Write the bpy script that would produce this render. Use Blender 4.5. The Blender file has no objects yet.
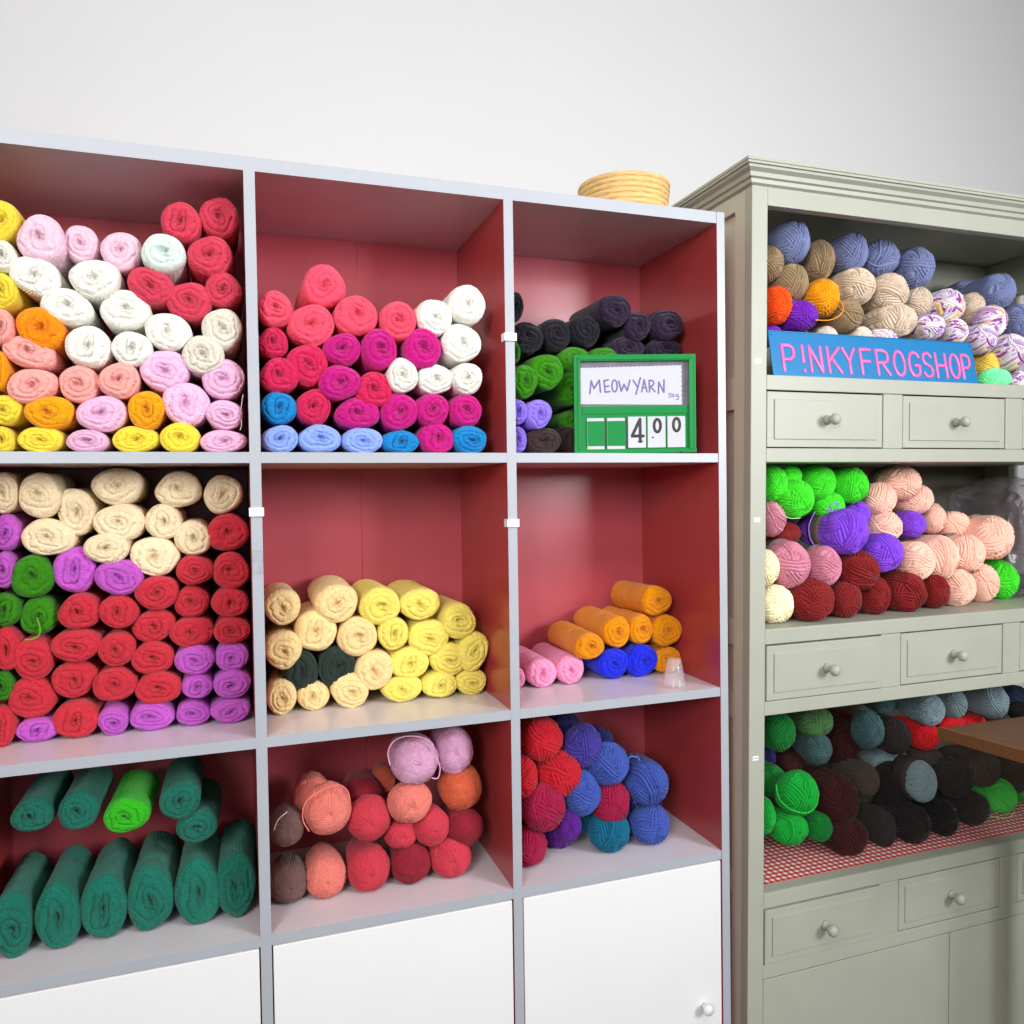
import bpy, bmesh, math, random
from mathutils import Vector, Matrix
import mathutils.noise as mnoise
random.seed(7)
PI = math.pi
COL = bpy.context.scene.collection
SC = bpy.context.scene

# ------------------------------------------------------------------ helpers
def lin(h):
    h = h.lstrip('#')
    v = [int(h[i:i+2], 16)/255 for i in (0, 2, 4)]
    return tuple((c/12.92 if c <= .04045 else ((c+.055)/1.055)**2.4) for c in v) + (1,)

def obj(name, me, mats=None, parent=None, loc=(0, 0, 0), rot=(0, 0, 0)):
    if isinstance(me, bmesh.types.BMesh):
        m = bpy.data.meshes.new(name); me.to_mesh(m); me.free(); me = m
    o = bpy.data.objects.new(name, me)
    for m in (mats if isinstance(mats, (list, tuple)) else [mats] if mats else []):
        me.materials.append(m)
    o.location = loc; o.rotation_euler = rot
    if parent: o.parent = parent
    COL.objects.link(o)
    return o

def tag(o, label=None, cat=None, group=None, kind=None):
    if label: o['label'] = label
    if cat: o['category'] = cat
    if group: o['group'] = group
    if kind: o['kind'] = kind
    return o

def thing(name, label, cat, loc=(0, 0, 0), group=None, rot=(0, 0, 0)):
    o = bpy.data.objects.new(name, None); o.location = loc; o.rotation_euler = rot
    o.empty_display_size = .02
    COL.objects.link(o)
    return tag(o, label, cat, group)

def box(bm, x0, x1, y0, y1, z0, z1, mi=0, bev=0, front=None):
    r = bmesh.ops.create_cube(bm, size=1)
    vs = r['verts']
    for v in vs:
        v.co = Vector(((x0+x1)/2+v.co.x*(x1-x0), (y0+y1)/2+v.co.y*(y1-y0), (z0+z1)/2+v.co.z*(z1-z0)))
    fs = list({f for v in vs for f in v.link_faces})
    for f in fs:
        f.material_index = mi
        f.normal_update()
        if front is not None and f.normal.y < -.5: f.material_index = front
    if bev:
        es = list({e for f in fs for e in f.edges})
        bmesh.ops.bevel(bm, geom=es, offset=bev, segments=2, affect='EDGES', profile=.6)
    return vs

def boxobj(name, x0, x1, y0, y1, z0, z1, mats, parent=None, bev=0, front=None):
    bm = bmesh.new(); box(bm, x0, x1, y0, y1, z0, z1, 0, bev, front)
    return obj(name, bm, mats, parent)

def smooth(o):
    for p in o.data.polygons: p.use_smooth = True
    return o

def tube(bm, pts, rad, seg=8, flat=None, nrm=None):
    """swept rounded tube; flat = thickness factor along nrm"""
    pts = [Vector(p) for p in pts]
    n = len(pts)
    rings = []
    full = []
    t0 = (pts[1]-pts[0]).normalized(); t1 = (pts[-1]-pts[-2]).normalized()
    for k, c in ((-1., .05), (-.7, .7)): full.append((pts[0]+t0*rad*k, rad*c, t0))
    for i, p in enumerate(pts):
        t = (pts[min(i+1, n-1)]-pts[max(i-1, 0)])
        t = t.normalized() if t.length > 1e-9 else t0
        full.append((p, rad, t))
    for k, c in ((.7, .7), (1., .05)): full.append((pts[-1]+t1*rad*k, rad*c, t1))
    up = None
    for p, r, t in full:
        if nrm is not None:
            a = Vector(nrm)
            b = t.cross(a)
            b = b.normalized() if b.length > 1e-6 else Vector((1, 0, 0))
        else:
            if up is None: up = Vector((0, 0, 1)) if abs(t.z) < .8 else Vector((1, 0, 0))
            b = t.cross(up).normalized(); a = b.cross(t).normalized(); up = a
        f = flat if flat else 1
        rings.append([bm.verts.new(p+b*math.cos(2*PI*k/seg)*r+a*math.sin(2*PI*k/seg)*r*f) for k in range(seg)])
    for a, b in zip(rings, rings[1:]):
        for k in range(seg):
            bm.faces.new((a[k], a[(k+1) % seg], b[(k+1) % seg], b[k])).smooth = True
    bm.faces.new(rings[0][::-1]); bm.faces.new(rings[-1])

def stroke(bm, pts, *a):
    """a pen stroke: split at sharp corners so every run keeps its full width"""
    run = [Vector(pts[0])]
    for i in range(1, len(pts)):
        p = Vector(pts[i]); run.append(p)
        if i < len(pts)-1 and (p-run[-2]).angle(Vector(pts[i+1])-p, 0) > .6:
            tube(bm, run, *a); run = [p]
    tube(bm, run, *a)

def lathe(bm, prof, seg=24, axis='Z', org=(0, 0, 0)):
    rs = []
    for r, h in prof:
        ring = []
        for k in range(seg):
            a = 2*PI*k/seg
            if axis == 'Z': c = Vector((r*math.cos(a), r*math.sin(a), h))
            else: c = Vector((r*math.cos(a), h, r*math.sin(a)))
            ring.append(bm.verts.new(c+Vector(org)))
        rs.append(ring)
    for a, b in zip(rs, rs[1:]):
        for k in range(seg):
            bm.faces.new((a[k], a[(k+1) % seg], b[(k+1) % seg], b[k])).smooth = True
    if prof[0][0] > 1e-6: bm.faces.new(rs[0][::-1])
    if prof[-1][0] > 1e-6: bm.faces.new(rs[-1])
    bmesh.ops.recalc_face_normals(bm, faces=bm.faces)

# ------------------------------------------------------------------ camera (fitted)
F_PX, YAW, PITCH, ROLL = 800.06, .33473, -.02398, -.0146
CAM = Vector((-.03168, -1.23857, -.06543))
_f = Vector((math.sin(YAW)*math.cos(PITCH), math.cos(YAW)*math.cos(PITCH), math.sin(PITCH)))
_r = Vector((math.cos(YAW), -math.sin(YAW), 0)); _u = _r.cross(_f)
RR = _r*math.cos(ROLL)+_u*math.sin(ROLL); UU = -_r*math.sin(ROLL)+_u*math.cos(ROLL)
def bp(u, v, ax, val):
    d = _f+RR*((u-512)/F_PX)+UU*((512-v)/F_PX)
    return CAM+d*((val-CAM[ax])/d[ax])
cam = bpy.data.cameras.new('camera'); co = bpy.data.objects.new('camera', cam); COL.objects.link(co)
cam.sensor_width = 36; cam.lens = F_PX/1024*36; cam.clip_start = .01
co.matrix_world = Matrix(((RR.x, UU.x, -_f.x, CAM.x), (RR.y, UU.y, -_f.y, CAM.y), (RR.z, UU.z, -_f.z, CAM.z), (0, 0, 0, 1)))
SC.camera = co

# ------------------------------------------------------------------ materials
def mat(name, color, rough=.5, spec=.5, noise=0, nscale=30, sheen=0, metal=0, bump=0, bscale=200, coat=0, stretch=None):
    m = bpy.data.materials.new(name); m.use_nodes = True
    nt = m.node_tree; b = nt.nodes['Principled BSDF']
    c = lin(color) if isinstance(color, str) else color
    b.inputs['Base Color'].default_value = c
    b.inputs['Roughness'].default_value = rough
    b.inputs['Specular IOR Level'].default_value = spec
    b.inputs['Metallic'].default_value = metal
    b.inputs['Sheen Weight'].default_value = sheen
    b.inputs['Coat Weight'].default_value = coat
    tc = nt.nodes.new('ShaderNodeTexCoord')
    src = tc.outputs['Object']
    if stretch:
        mp = nt.nodes.new('ShaderNodeMapping'); mp.inputs['Scale'].default_value = stretch
        nt.links.new(src, mp.inputs[0]); src = mp.outputs[0]
    if noise:
        n = nt.nodes.new('ShaderNodeTexNoise'); n.inputs['Scale'].default_value = nscale
        n.inputs['Detail'].default_value = 4
        nt.links.new(src, n.inputs['Vector'])
        r = nt.nodes.new('ShaderNodeValToRGB')
        r.color_ramp.elements[0].position = .3; r.color_ramp.elements[1].position = .7
        r.color_ramp.elements[0].color = tuple(x*(1-noise) for x in c[:3])+(1,)
        r.color_ramp.elements[1].color = tuple(min(1, x*(1+noise)) for x in c[:3])+(1,)
        nt.links.new(n.outputs[0], r.inputs[0]); nt.links.new(r.outputs[0], b.inputs['Base Color'])
    if bump:
        n = nt.nodes.new('ShaderNodeTexNoise'); n.inputs['Scale'].default_value = bscale
        nt.links.new(src, n.inputs['Vector'])
        bn = nt.nodes.new('ShaderNodeBump'); bn.inputs['Strength'].default_value = bump; bn.inputs['Distance'].default_value = .001
        nt.links.new(n.outputs[0], bn.inputs['Height']); nt.links.new(bn.outputs[0], b.inputs['Normal'])
    return m

M = {}
M['white'] = mat('white_laminate', 'E4E5EA', .35, .5, .03, 12)
M['edge'] = mat('white_edge_band', 'A6AAB2', .4, .5, .02, 20)
M['board'] = mat('pale_pinkish_laminate', 'DAD2D8', .25, .5, .03, 15)
M['red'] = mat('red_laminate', 'A63C3C', .26, .6, .06, 8)
M['redb'] = mat('red_back_board', 'BA525C', .26, .6, .06, 8)
M['paint'] = mat('cream_green_paint', 'A6A89A', .45, .4, .03, 14, bump=.15, bscale=90)
M['paint_d'] = mat('grey_cream_paint', 'C2C2B0', .5, .4, .04, 14)
M['gapm'] = mat('dark_gap_shade', '2a2822', .9)  # shade of narrow gaps and holes, put into a dark colour
M['back_shade'] = mat('shaded_back_board', '6E6A5C', .6, .3, .1, 20)  # shadow inside the lower bays, put into a darker back colour
M['wall'] = mat('white_wall_paint', 'CCCCCC', .9, .2, .01, 3)
M['door'] = mat('white_door_panel', 'E6E6E6', .6, .3, .01, 8)
M['floor'] = mat('brown_floor_board', '5A4636', .5, .4, .04, 4)
M['green_pl'] = mat('green_plastic', '07803A', .42, .3, .02, 20)
M['black_pl'] = mat('black_ink', '262426', .5)
M['paper'] = mat('white_card', 'C0C0C8', .6)
M['silver'] = mat('silver_backing', '77707E', .4, .4, .2, 60, metal=.2)
M['purple_ink'] = mat('purple_marker', '7A68A4', .7, .3, .12, 200)
M['blue_tin'] = mat('blue_enamel', '1474AC', .35, .5, .04, 30)
M['pink_en'] = mat('pink_enamel', 'CE66AA', .4, .5, .12, 40)
M['clip'] = mat('white_plastic_clip', 'EDEFF2', .3)
M['wicker'] = mat('straw_weave', 'DDB97C', .7, .3, .25, 60, stretch=(1, 1, 8))
M['carton'] = mat('tan_cardboard', 'D9C2A0', .8)
M['wood'] = mat('brown_table_wood', '5C3A20', .5, .4, .22, 25, stretch=(1, 9, 9))
M['woodl'] = mat('brown_wood_lip', '6E4426', .5, .4, .18, 30, stretch=(1, 9, 9))
M['band'] = mat('grey_paper_band', '6F6458', .75)
M['band2'] = mat('dark_paper_band', '2f2926', .8)

def glass_mat(name, color, rough, alpha):
    m = bpy.data.materials.new(name); m.use_nodes = True
    nt = m.node_tree; b = nt.nodes['Principled BSDF']
    b.inputs['Base Color'].default_value = lin(color); b.inputs['Roughness'].default_value = rough
    b.inputs['Alpha'].default_value = alpha; b.inputs['Specular IOR Level'].default_value = .9
    return m
M['clear'] = glass_mat('clear_plastic', 'EEE6EA', .06, .13)
M['bag'] = glass_mat('clear_bag_film', 'A8A4A6', .16, .32)

def gingham():
    m = bpy.data.materials.new('red_white_gingham'); m.use_nodes = True
    nt = m.node_tree; b = nt.nodes['Principled BSDF']; b.inputs['Roughness'].default_value = .8
    tc = nt.nodes.new('ShaderNodeTexCoord')
    sx = nt.nodes.new('ShaderNodeSeparateXYZ'); nt.links.new(tc.outputs['Object'], sx.inputs[0])
    def stripe(out):
        a = nt.nodes.new('ShaderNodeMath'); a.operation = 'MULTIPLY'; a.inputs[1].default_value = 2*PI/.0135
        s = nt.nodes.new('ShaderNodeMath'); s.operation = 'SINE'
        g = nt.nodes.new('ShaderNodeMath'); g.operation = 'GREATER_THAN'; g.inputs[1].default_value = 0
        nt.links.new(out, a.inputs[0]); nt.links.new(a.outputs[0], s.inputs[0]); nt.links.new(s.outputs[0], g.inputs[0])
        return g.outputs[0]
    ad = nt.nodes.new('ShaderNodeMath'); ad.operation = 'ADD'
    nt.links.new(stripe(sx.outputs[0]), ad.inputs[0]); nt.links.new(stripe(sx.outputs[1]), ad.inputs[1])
    h = nt.nodes.new('ShaderNodeMath'); h.operation = 'MULTIPLY'; h.inputs[1].default_value = .5
    nt.links.new(ad.outputs[0], h.inputs[0])
    r = nt.nodes.new('ShaderNodeValToRGB'); r.color_ramp.interpolation = 'CONSTANT'
    e = r.color_ramp.elements
    e[0].color = lin('F2E8E2'); e[0].position = 0
    e[1].color = lin('D06A66'); e[1].position = .3
    x = e.new(.8); x.color = lin('B02A2E')
    nt.links.new(h.outputs[0], r.inputs[0]); nt.links.new(r.outputs[0], b.inputs['Base Color'])
    return m
M['gingham'] = gingham()

YM = {}
def yarn_mat(hexc, kind):
    key = (hexc, kind)
    if key in YM: return YM[key]
    m = bpy.data.materials.new('yarn_'+kind+'_'+hexc); m.use_nodes = True
    nt = m.node_tree; b = nt.nodes['Principled BSDF']
    b.inputs['Roughness'].default_value = .95; b.inputs['Specular IOR Level'].default_value = .12
    b.inputs['Sheen Weight'].default_value = .12; b.inputs['Sheen Roughness'].default_value = .5
    L = nt.links
    if hexc == 'MULTI':
        at = nt.nodes.new('ShaderNodeAttribute'); at.attribute_name = 'strand'
        r = nt.nodes.new('ShaderNodeValToRGB'); r.color_ramp.interpolation = 'CONSTANT'
        cs = ['E9E2E8', 'B9A9DC', 'A23E9C', 'EFE6E6', 'E3C187', 'E6DDE8', '8E55B4', 'D9CCE6', 'C08FC4', 'F0E9EC']
        e = r.color_ramp.elements
        e[0].color = lin(cs[0]); e[1].position = .1; e[1].color = lin(cs[1])
        for i in range(2, 10): x = e.new(i/10); x.color = lin(cs[i])
        L.new(at.outputs['Fac'], r.inputs[0]); L.new(r.outputs[0], b.inputs['Base Color'])
    else:
        c = lin(hexc)
        tc = nt.nodes.new('ShaderNodeTexCoord')
        n = nt.nodes.new('ShaderNodeTexNoise'); n.inputs['Scale'].default_value = 9; n.inputs['Detail'].default_value = 3
        L.new(tc.outputs['Object'], n.inputs['Vector'])
        r = nt.nodes.new('ShaderNodeValToRGB')
        r.color_ramp.elements[0].position = .3; r.color_ramp.elements[1].position = .7
        r.color_ramp.elements[0].color = tuple(x*.88 for x in c[:3])+(1,)
        r.color_ramp.elements[1].color = tuple(min(1, x*1.08+.004) for x in c[:3])+(1,)
        L.new(n.outputs[0], r.inputs[0]); L.new(r.outputs[0], b.inputs['Base Color'])
    if kind == 'skein':
        uv = nt.nodes.new('ShaderNodeUVMap')
        w = nt.nodes.new('ShaderNodeTexWave'); w.bands_direction = 'X'
        w.inputs['Scale'].default_value = 14; w.inputs['Distortion'].default_value = 1.6
        w.inputs['Detail'].default_value = 2; w.inputs['Detail Scale'].default_value = 1.2
        L.new(uv.outputs[0], w.inputs['Vector'])
        bn = nt.nodes.new('ShaderNodeBump'); bn.inputs['Strength'].default_value = .55; bn.inputs['Distance'].default_value = .0016
        L.new(w.outputs['Fac'], bn.inputs['Height']); L.new(bn.outputs[0], b.inputs['Normal'])
    YM[key] = m
    return m

# ------------------------------------------------------------------ yarn meshes
def skein_mesh(seed):
    rnd = random.Random(seed)
    NT = 176
    NS = rnd.choice((34, 36, 40)); stw = rnd.uniform(1.5, 4)
    prof = []                       # (rho, y)
    for i in range(1, 27):
        prof.append(('f', i/26))
    ys = [.42+(4.2-.42)*i/22 for i in range(1, 23)]
    for y in ys: prof.append(('s', y))
    for i in range(1, 8): prof.append(('b', 1-i/8))
    turns = rnd.uniform(2.0, 3.3); sgn = rnd.choice((-1, 1)); ph0 = rnd.random()
    ea = rnd.uniform(0, PI); ee = rnd.uniform(.15, .6)
    a2, a3, a5 = rnd.uniform(0, 6.3), rnd.uniform(0, 6.3), rnd.uniform(0, 6.3)
    s2, s3 = rnd.uniform(.015, .05), rnd.uniform(.01, .04)
    off = Vector((rnd.uniform(-9, 9), rnd.uniform(-9, 9), rnd.uniform(-9, 9)))
    cxo, czo = rnd.uniform(-.1, .1), rnd.uniform(-.1, .1)
    dep = rnd.uniform(.09, .15); tw = rnd.uniform(.15, .45)*sgn
    rnd_k = rnd.choice((7, 9, 11))
    bm = bmesh.new(); uvl = bm.loops.layers.uv.new('UVMap')
    c0 = bm.verts.new((cxo, .34, czo))
    rings = []; vv = []
    arc = 0
    for kind, q in prof:
        ring = []
        for k in range(NT):
            th = 2*PI*k/NT
            sil = 1+s2*math.sin(2*th+a2)+s3*math.sin(3*th+a3)+.012*math.sin(5*th+a5)
            if kind == 'f':
                rho = q
                x = math.cos(th)*rho; z = math.sin(th)*rho
                # elongated metric
                u = x*math.cos(ea)+z*math.sin(ea); w = -x*math.sin(ea)+z*math.cos(ea)
                e = ee*(1-rho)**1.2
                m = math.sqrt((u/(1+e))**2+(w*(1+e*.9))**2)
                nz = mnoise.noise(Vector((x*2.2, 0, z*2.2))+off)
                nz2 = mnoise.noise(Vector((x*5, 3, z*5))+off)
                ph = (m*turns+sgn*th/(2*PI)+ph0+nz*.42+nz2*.16) % 1
                dd = min(ph, 1-ph)
                gr = math.exp(-(dd/.075)**2)*(.55+.9*abs(mnoise.noise(Vector((x*2, 7, z*2))+off)))
                fade = min(1, rho*5)*(1-max(0, rho-.8)/.2)**.7 if rho < 1 else 0
                base = .42*(1-math.sqrt(max(0, 1-rho**2.6)))+.21*math.exp(-(u/.20)**2-(w/.09)**2)+.08*math.exp(-(m/.45)**2)
                y = base+dep*gr*fade*.8+nz*.10*(1-rho)-.05*math.sin(ph*PI)*fade+nz2*.04
                y += (.022*math.cos(NS*th+stw*6*rho+nz*5)*min(1, rho*2.2)*(1-.6*rho) +   .032*math.cos(rnd_k*th+nz2*4)*math.exp(-((m-.2)/.13)**2))
                sr = rho*sil
                X = math.cos(th)*sr+cxo*(1-rho); Z = math.sin(th)*sr+czo*(1-rho)
            elif kind == 's':
                y = q
                nz = mnoise.noise(Vector((math.cos(th)*1.3, q*.9, math.sin(th)*1.3))+off)
                ph = (q*.75+sgn*th/(2*PI)*1+nz*.5) % 1
                dd = min(ph, 1-ph)
                r = sil*(1.0-.05*math.exp(-(dd/.08)**2)+.03*nz+.010*math.cos(NS*th+stw*(q+.6)+nz*5))
                X = math.cos(th)*r; Z = math.sin(th)*r
            else:
                y = 4.2+.45*math.sqrt(1-q*q); X = math.cos(th)*q*sil; Z = math.sin(th)*q*sil
            ring.append(bm.verts.new((X, y, Z)))
        rings.append(ring)
        arc += .04 if kind == 'f' else .17
        vv.append(arc)
    cb = bm.verts.new((0, 4.65, 0))
    def setuv(f, data):
        for l, d in zip(f.loops, data): l[uvl].uv = d
        f.smooth = True
    for k in range(NT):
        f = bm.faces.new((c0, rings[0][k], rings[0][(k+1) % NT]))
        setuv(f, ((k/NT, 0), (k/NT, vv[0]), ((k+1)/NT, vv[0])))
    for i, (a, b) in enumerate(zip(rings, rings[1:])):
        for k in range(NT):
            f = bm.faces.new((a[k], b[k], b[(k+1) % NT], a[(k+1) % NT]))
            t0, t1 = tw*vv[i], tw*vv[i+1]
            setuv(f, ((k/NT+t0, vv[i]), (k/NT+t1, vv[i+1]), ((k+1)/NT+t1, vv[i+1]), ((k+1)/NT+t0, vv[i])))
    for k in range(NT):
        f = bm.faces.new((cb, rings[-1][(k+1) % NT], rings[-1][k])); f.smooth = True
    bmesh.ops.recalc_face_normals(bm, faces=bm.faces)
    me = bpy.data.meshes.new('yarn_skein'); bm.to_mesh(me); bm.free()
    me.materials.append(None)
    return me

def ball_mesh(seed, fine=False, back=3.1):
    rnd = random.Random(seed)
    NU, NV = 224, 128
    bund = []
    Fq = 11.5 if fine else 6.8
    AM = .075 if fine else .125
    for k in range(16):
        n = Vector((rnd.gauss(0, 1), rnd.gauss(0, .5), rnd.gauss(0, 1))).normalized()
        c = rnd.uniform(-.45, .45)
        w = 2 if k == 0 else rnd.uniform(.10, .34)
        cut = Vector((rnd.gauss(0, 1), rnd.gauss(0, 1), rnd.gauss(0, 1))).normalized()
        bund.append((n, c if k else 0, w, cut, rnd.uniform(-.9, .1), rnd.random()))
    off = Vector((rnd.uniform(-9, 9), rnd.uniform(-9, 9), rnd.uniform(-9, 9)))
    verts = []; sid = []
    for j in range(NV+1):
        ph = PI*j/NV
        for i in range(NU):
            th = 2*PI*i/NU
            d = Vector((math.sin(ph)*math.cos(th), -math.cos(ph), math.sin(ph)*math.sin(th)))
            dn = (d+Vector((mnoise.noise(d*1.5+off), mnoise.noise(d*1.5+off*2), mnoise.noise(d*1.5-off)))*.10)
            hit = None; lv = 0
            for k, (n, c, w, cut, cc, ro) in enumerate(bund):
                t = dn.dot(n)-c
                if abs(t) < w and (k == 0 or dn.dot(cut) > cc):
                    hit = (k, t, w, ro); lv += 1
            k, t, w, ro = hit
            s = t*Fq
            h = abs(math.cos(PI*s))**.6
            edge = min(1, (w-abs(t))/.05)
            r = 1+AM*(h-.75)+.018*min(lv, 4)-.05*(1-edge)+.04*mnoise.noise(d*1.8+off)
            pl = min(1, math.sqrt(d.x**2+d.z**2)/.22)
            r -= .13*(1-pl)**1.5
            q_ = d*r
            if q_.y > 0: q_.y *= back
            verts.append(tuple(q_))
            si = math.floor(s+.5)
            al = math.atan2(d.dot(n_perp(bund[k][0])), d.dot(n_perp(bund[k][0]).cross(bund[k][0])))
            v = (math.sin(si*12.9898+k*78.233)*43758.5453) % 1
            v = (v+.10*math.sin(al*1.0+ro*6+si*.5)) % 1
            sid.append(v)
    faces = []
    for j in range(NV):
        for i in range(NU):
            a = j*NU+i; b = j*NU+(i+1) % NU; c = b+NU; e = a+NU
            faces.append((a, b, c, e))
    me = bpy.data.meshes.new('yarn_ball'); me.from_pydata(verts, [], faces)
    at = me.attributes.new('strand', 'FLOAT', 'POINT')
    for i, v in enumerate(sid): at.data[i].value = v
    bm = bmesh.new(); bm.from_mesh(me)
    bmesh.ops.remove_doubles(bm, verts=bm.verts, dist=.0005)
    bmesh.ops.recalc_face_normals(bm, faces=bm.faces)
    for f in bm.faces: f.smooth = True
    bm.to_mesh(me); bm.free()
    me.materials.append(None)
    return me
def n_perp(n):
    a = Vector((0, 1, 0)) if abs(n.y) < .8 else Vector((1, 0, 0))
    return a.cross(n).normalized()

SK = [skein_mesh(100+i) for i in range(12)]
BL = [ball_mesh(300+i) for i in range(6)]
BF = [ball_mesh(400+i, True) for i in range(3)]
def squashed(me, k):
    m2 = me.copy()
    for v in m2.vertices:
        if v.co.y > 0: v.co.y *= k
    return m2
BLs = [squashed(m, .6) for m in BL[:4]]; BLt = [squashed(m, .33) for m in BL[2:5]]
BFs = [squashed(m, .6) for m in BF]; BFt = [squashed(m, .33) for m in BF]

# ------------------------------------------------------------------ dimensions of the two units
T = .0159; P = .40; XR = .7938; H1 = .4105; H2 = .4075; TT = .0203
ZB = -T-H2                 # top of the lower board
Z3 = -.722                 # top of the board under the lowest cubbies
XL = -.4
DEP = .291
FLOOR = -1.50
# painted cabinet: the old frame leans a little
LEAN = .0155; ZPIV = .13
CX0, CX1 = .863, 1.845; CI0, CI1 = .897, 1.81
CD = .285
S1, S2_, S3 = .145, -.325, -.818

# ------------------------------------------------------------------ room
R_ = {}
for nm, b, m in (('floor', (-2.6, 3.6, -3.2, .55, FLOOR-.05, FLOOR), 'floor'),
                 ('ceiling', (-2.6, 3.6, -3.2, .55, 1.45, 1.5), 'wall'),
                 ('wall_back', (-2.6, 3.6, .50, .55, FLOOR, 1.45), 'wall'),
                 ('wall_left', (-2.65, -2.6, -3.2, .55, FLOOR, 1.45), 'wall'),
                 ('wall_right', (3.6, 3.65, -3.2, .55, FLOOR, 1.45), 'wall')):
    tag(boxobj(nm, *b, M[m]), kind='structure')
tag(boxobj('baseboard_back', -2.6, 3.6, .488, .50, FLOOR, FLOOR+.09, M['wall']), kind='structure')

# ------------------------------------------------------------------ left shelving unit
shelf = thing('cube_shelf', 'tall red and white cube shelf whose open cubbies hold rolled skeins', 'shelf', (0.2, .15, FLOOR))
def sp(name, x0, x1, y0, y1, z0, z1, mats, bev=0, front=None):
    o = boxobj(name, x0-.2, x1-.2, y0-.15, y1-.15, z0-FLOOR, z1-FLOOR, mats, shelf, bev, front)
    return o
h = T/2
sp('side_panel', XL-h-T/2, XL+h, 0, DEP, FLOOR, H1+TT, [M['red'], M['edge']], front=1)
sp('divider_panel', -h, h, 0, DEP-.004, FLOOR+.06, H1, [M['red'], M['edge']], front=1)
sp('divider_panel', P-h, P+h, 0, DEP-.004, FLOOR+.06, H1, [M['red'], M['edge']], front=1)
sp('side_panel', XR, XR+T, -.0008, DEP, FLOOR, H1+TT, [M['red'], M['edge']], front=1)
sp('top_board', XL+h, XR, 0, DEP, H1, H1+TT, [M['board'], M['edge']], front=1)
cols = ((XL+h, -h), (h, P-h), (P+h, XR))
for (a, b) in cols:
    for zt in (0, ZB, Z3):
        sp('shelf_board', a, b, .0004, DEP-.004, zt-T, zt, [M['board'], M['edge']], front=1)
    d = sp('cupboard_door', a+.002, b-.002, .001, .017, FLOOR+.08, Z3-T-.003, [M['door']], .0015)
    bm = bmesh.new(); lathe(bm, [(.0001, -.020), (.008, -.019), (.010, -.014), (.005, -.006), (.006, 0)], 20, 'Y', ((b-.04)-.2, .001-.15, -1.0-FLOOR))
    obj('knob', bm, M['white'], d)
sx_ = bp(362, 550, 1, DEP-.004).x
for a, b in ((XL+h, sx_), (sx_+.0006, XR)):
    sp('back_panel', a, b, DEP-.004, DEP, FLOOR+.06, H1, [M['redb']], .0003)
sp('added_seam_backing', sx_-.02, sx_+.02, DEP+.0002, DEP+.004, FLOOR+.06, H1, [M['gapm']])  # unseen dark strip added so no light comes through the back seam
sp('plinth', XL+h, XR, .02, .035, FLOOR, FLOOR+.06, [M['white']])

# ------------------------------------------------------------------ painted cabinet
cab = thing('painted_cabinet', 'cream painted wooden cabinet with small drawers beside the red shelf', 'cabinet', (1.35, .15, FLOOR))
def cp(name, x0, x1, y0, y1, z0, z1, m='paint', bev=.0015, par=None, **k):
    return boxobj(name, x0-1.35, x1-1.35, y0-.15, y1-.15, z0-FLOOR, z1-FLOOR, M[m] if isinstance(m, str) else m, par or cab, bev, **k)
CT = .50   # interior ceiling
YB = .33
cp('stile', CX0, CI0, -.002, .02, FLOOR, .4995)
cp('stile', CI1, CX1, -.002, .02, FLOOR, .4995)
cp('top_rail', CI0, CI1, -.002, .018, .453, .4995)
cp('top_panel', CX0-.01, CX1+.01, -.002, YB+.01, CT, CT+.014)
# left side: frame with recessed panels
bm = bmesh.new()
def cb_(x0, x1, y0, y1, z0, z1): box(bm, x0-1.35, x1-1.35, y0-.15, y1-.15, z0-FLOOR, z1-FLOOR, 0, .001)
cb_(CX0+.001, CX0+.022, .0205, .052, FLOOR, .498)
cb_(CX0+.001, CX0+.022, .26, YB, FLOOR, .498)
for z0, z1 in ((.455, .498), (.085, .145), (-.36, -.31), (-.50, -.45), (-.83, -.79), (FLOOR, FLOOR+.1)):
    cb_(CX0+.001, CX0+.0215, .0515, .2605, z0, z1)
obj('side_frame', bm, M['paint_d'], cab)
cp('side_panel', CX0+.013, CX0+.018, .045, .27, FLOOR+.02, .49, 'paint_d', 0)
cp('inner_lining', CX0+.0225, CI0-.0005, .0205, YB-.012, FLOOR+.1, CT-.001, 'paint_d', 0)
# right side: open frame with posts
bm = bmesh.new()
for y0, y1 in ((.0205, .06), (.175, .195), (.25, .318)):
    cb_(CI1, CX1-.002, y0, y1, FLOOR, .498)
for z0, z1 in ((.41, .498), (.05, .145), (-.36, -.32), (-.50, -.45), (-.83, -.79), (FLOOR, FLOOR+.1)):
    cb_(CI1+.0005, CX1-.0025, .059, .2505, z0, z1)
obj('side_frame', bm, M['paint'], cab)
cp('back_panel', CX0+.0225, CX1-.004, YB-.011, YB, S1-.01, CT-.001, 'paint', 0)
cp('back_panel', CX0+.0225, CX1-.004, YB-.011, YB, FLOOR+.02, S1-.0105, 'back_shade', 0)  # darker than the top bay's back, in place of shadow
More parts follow.
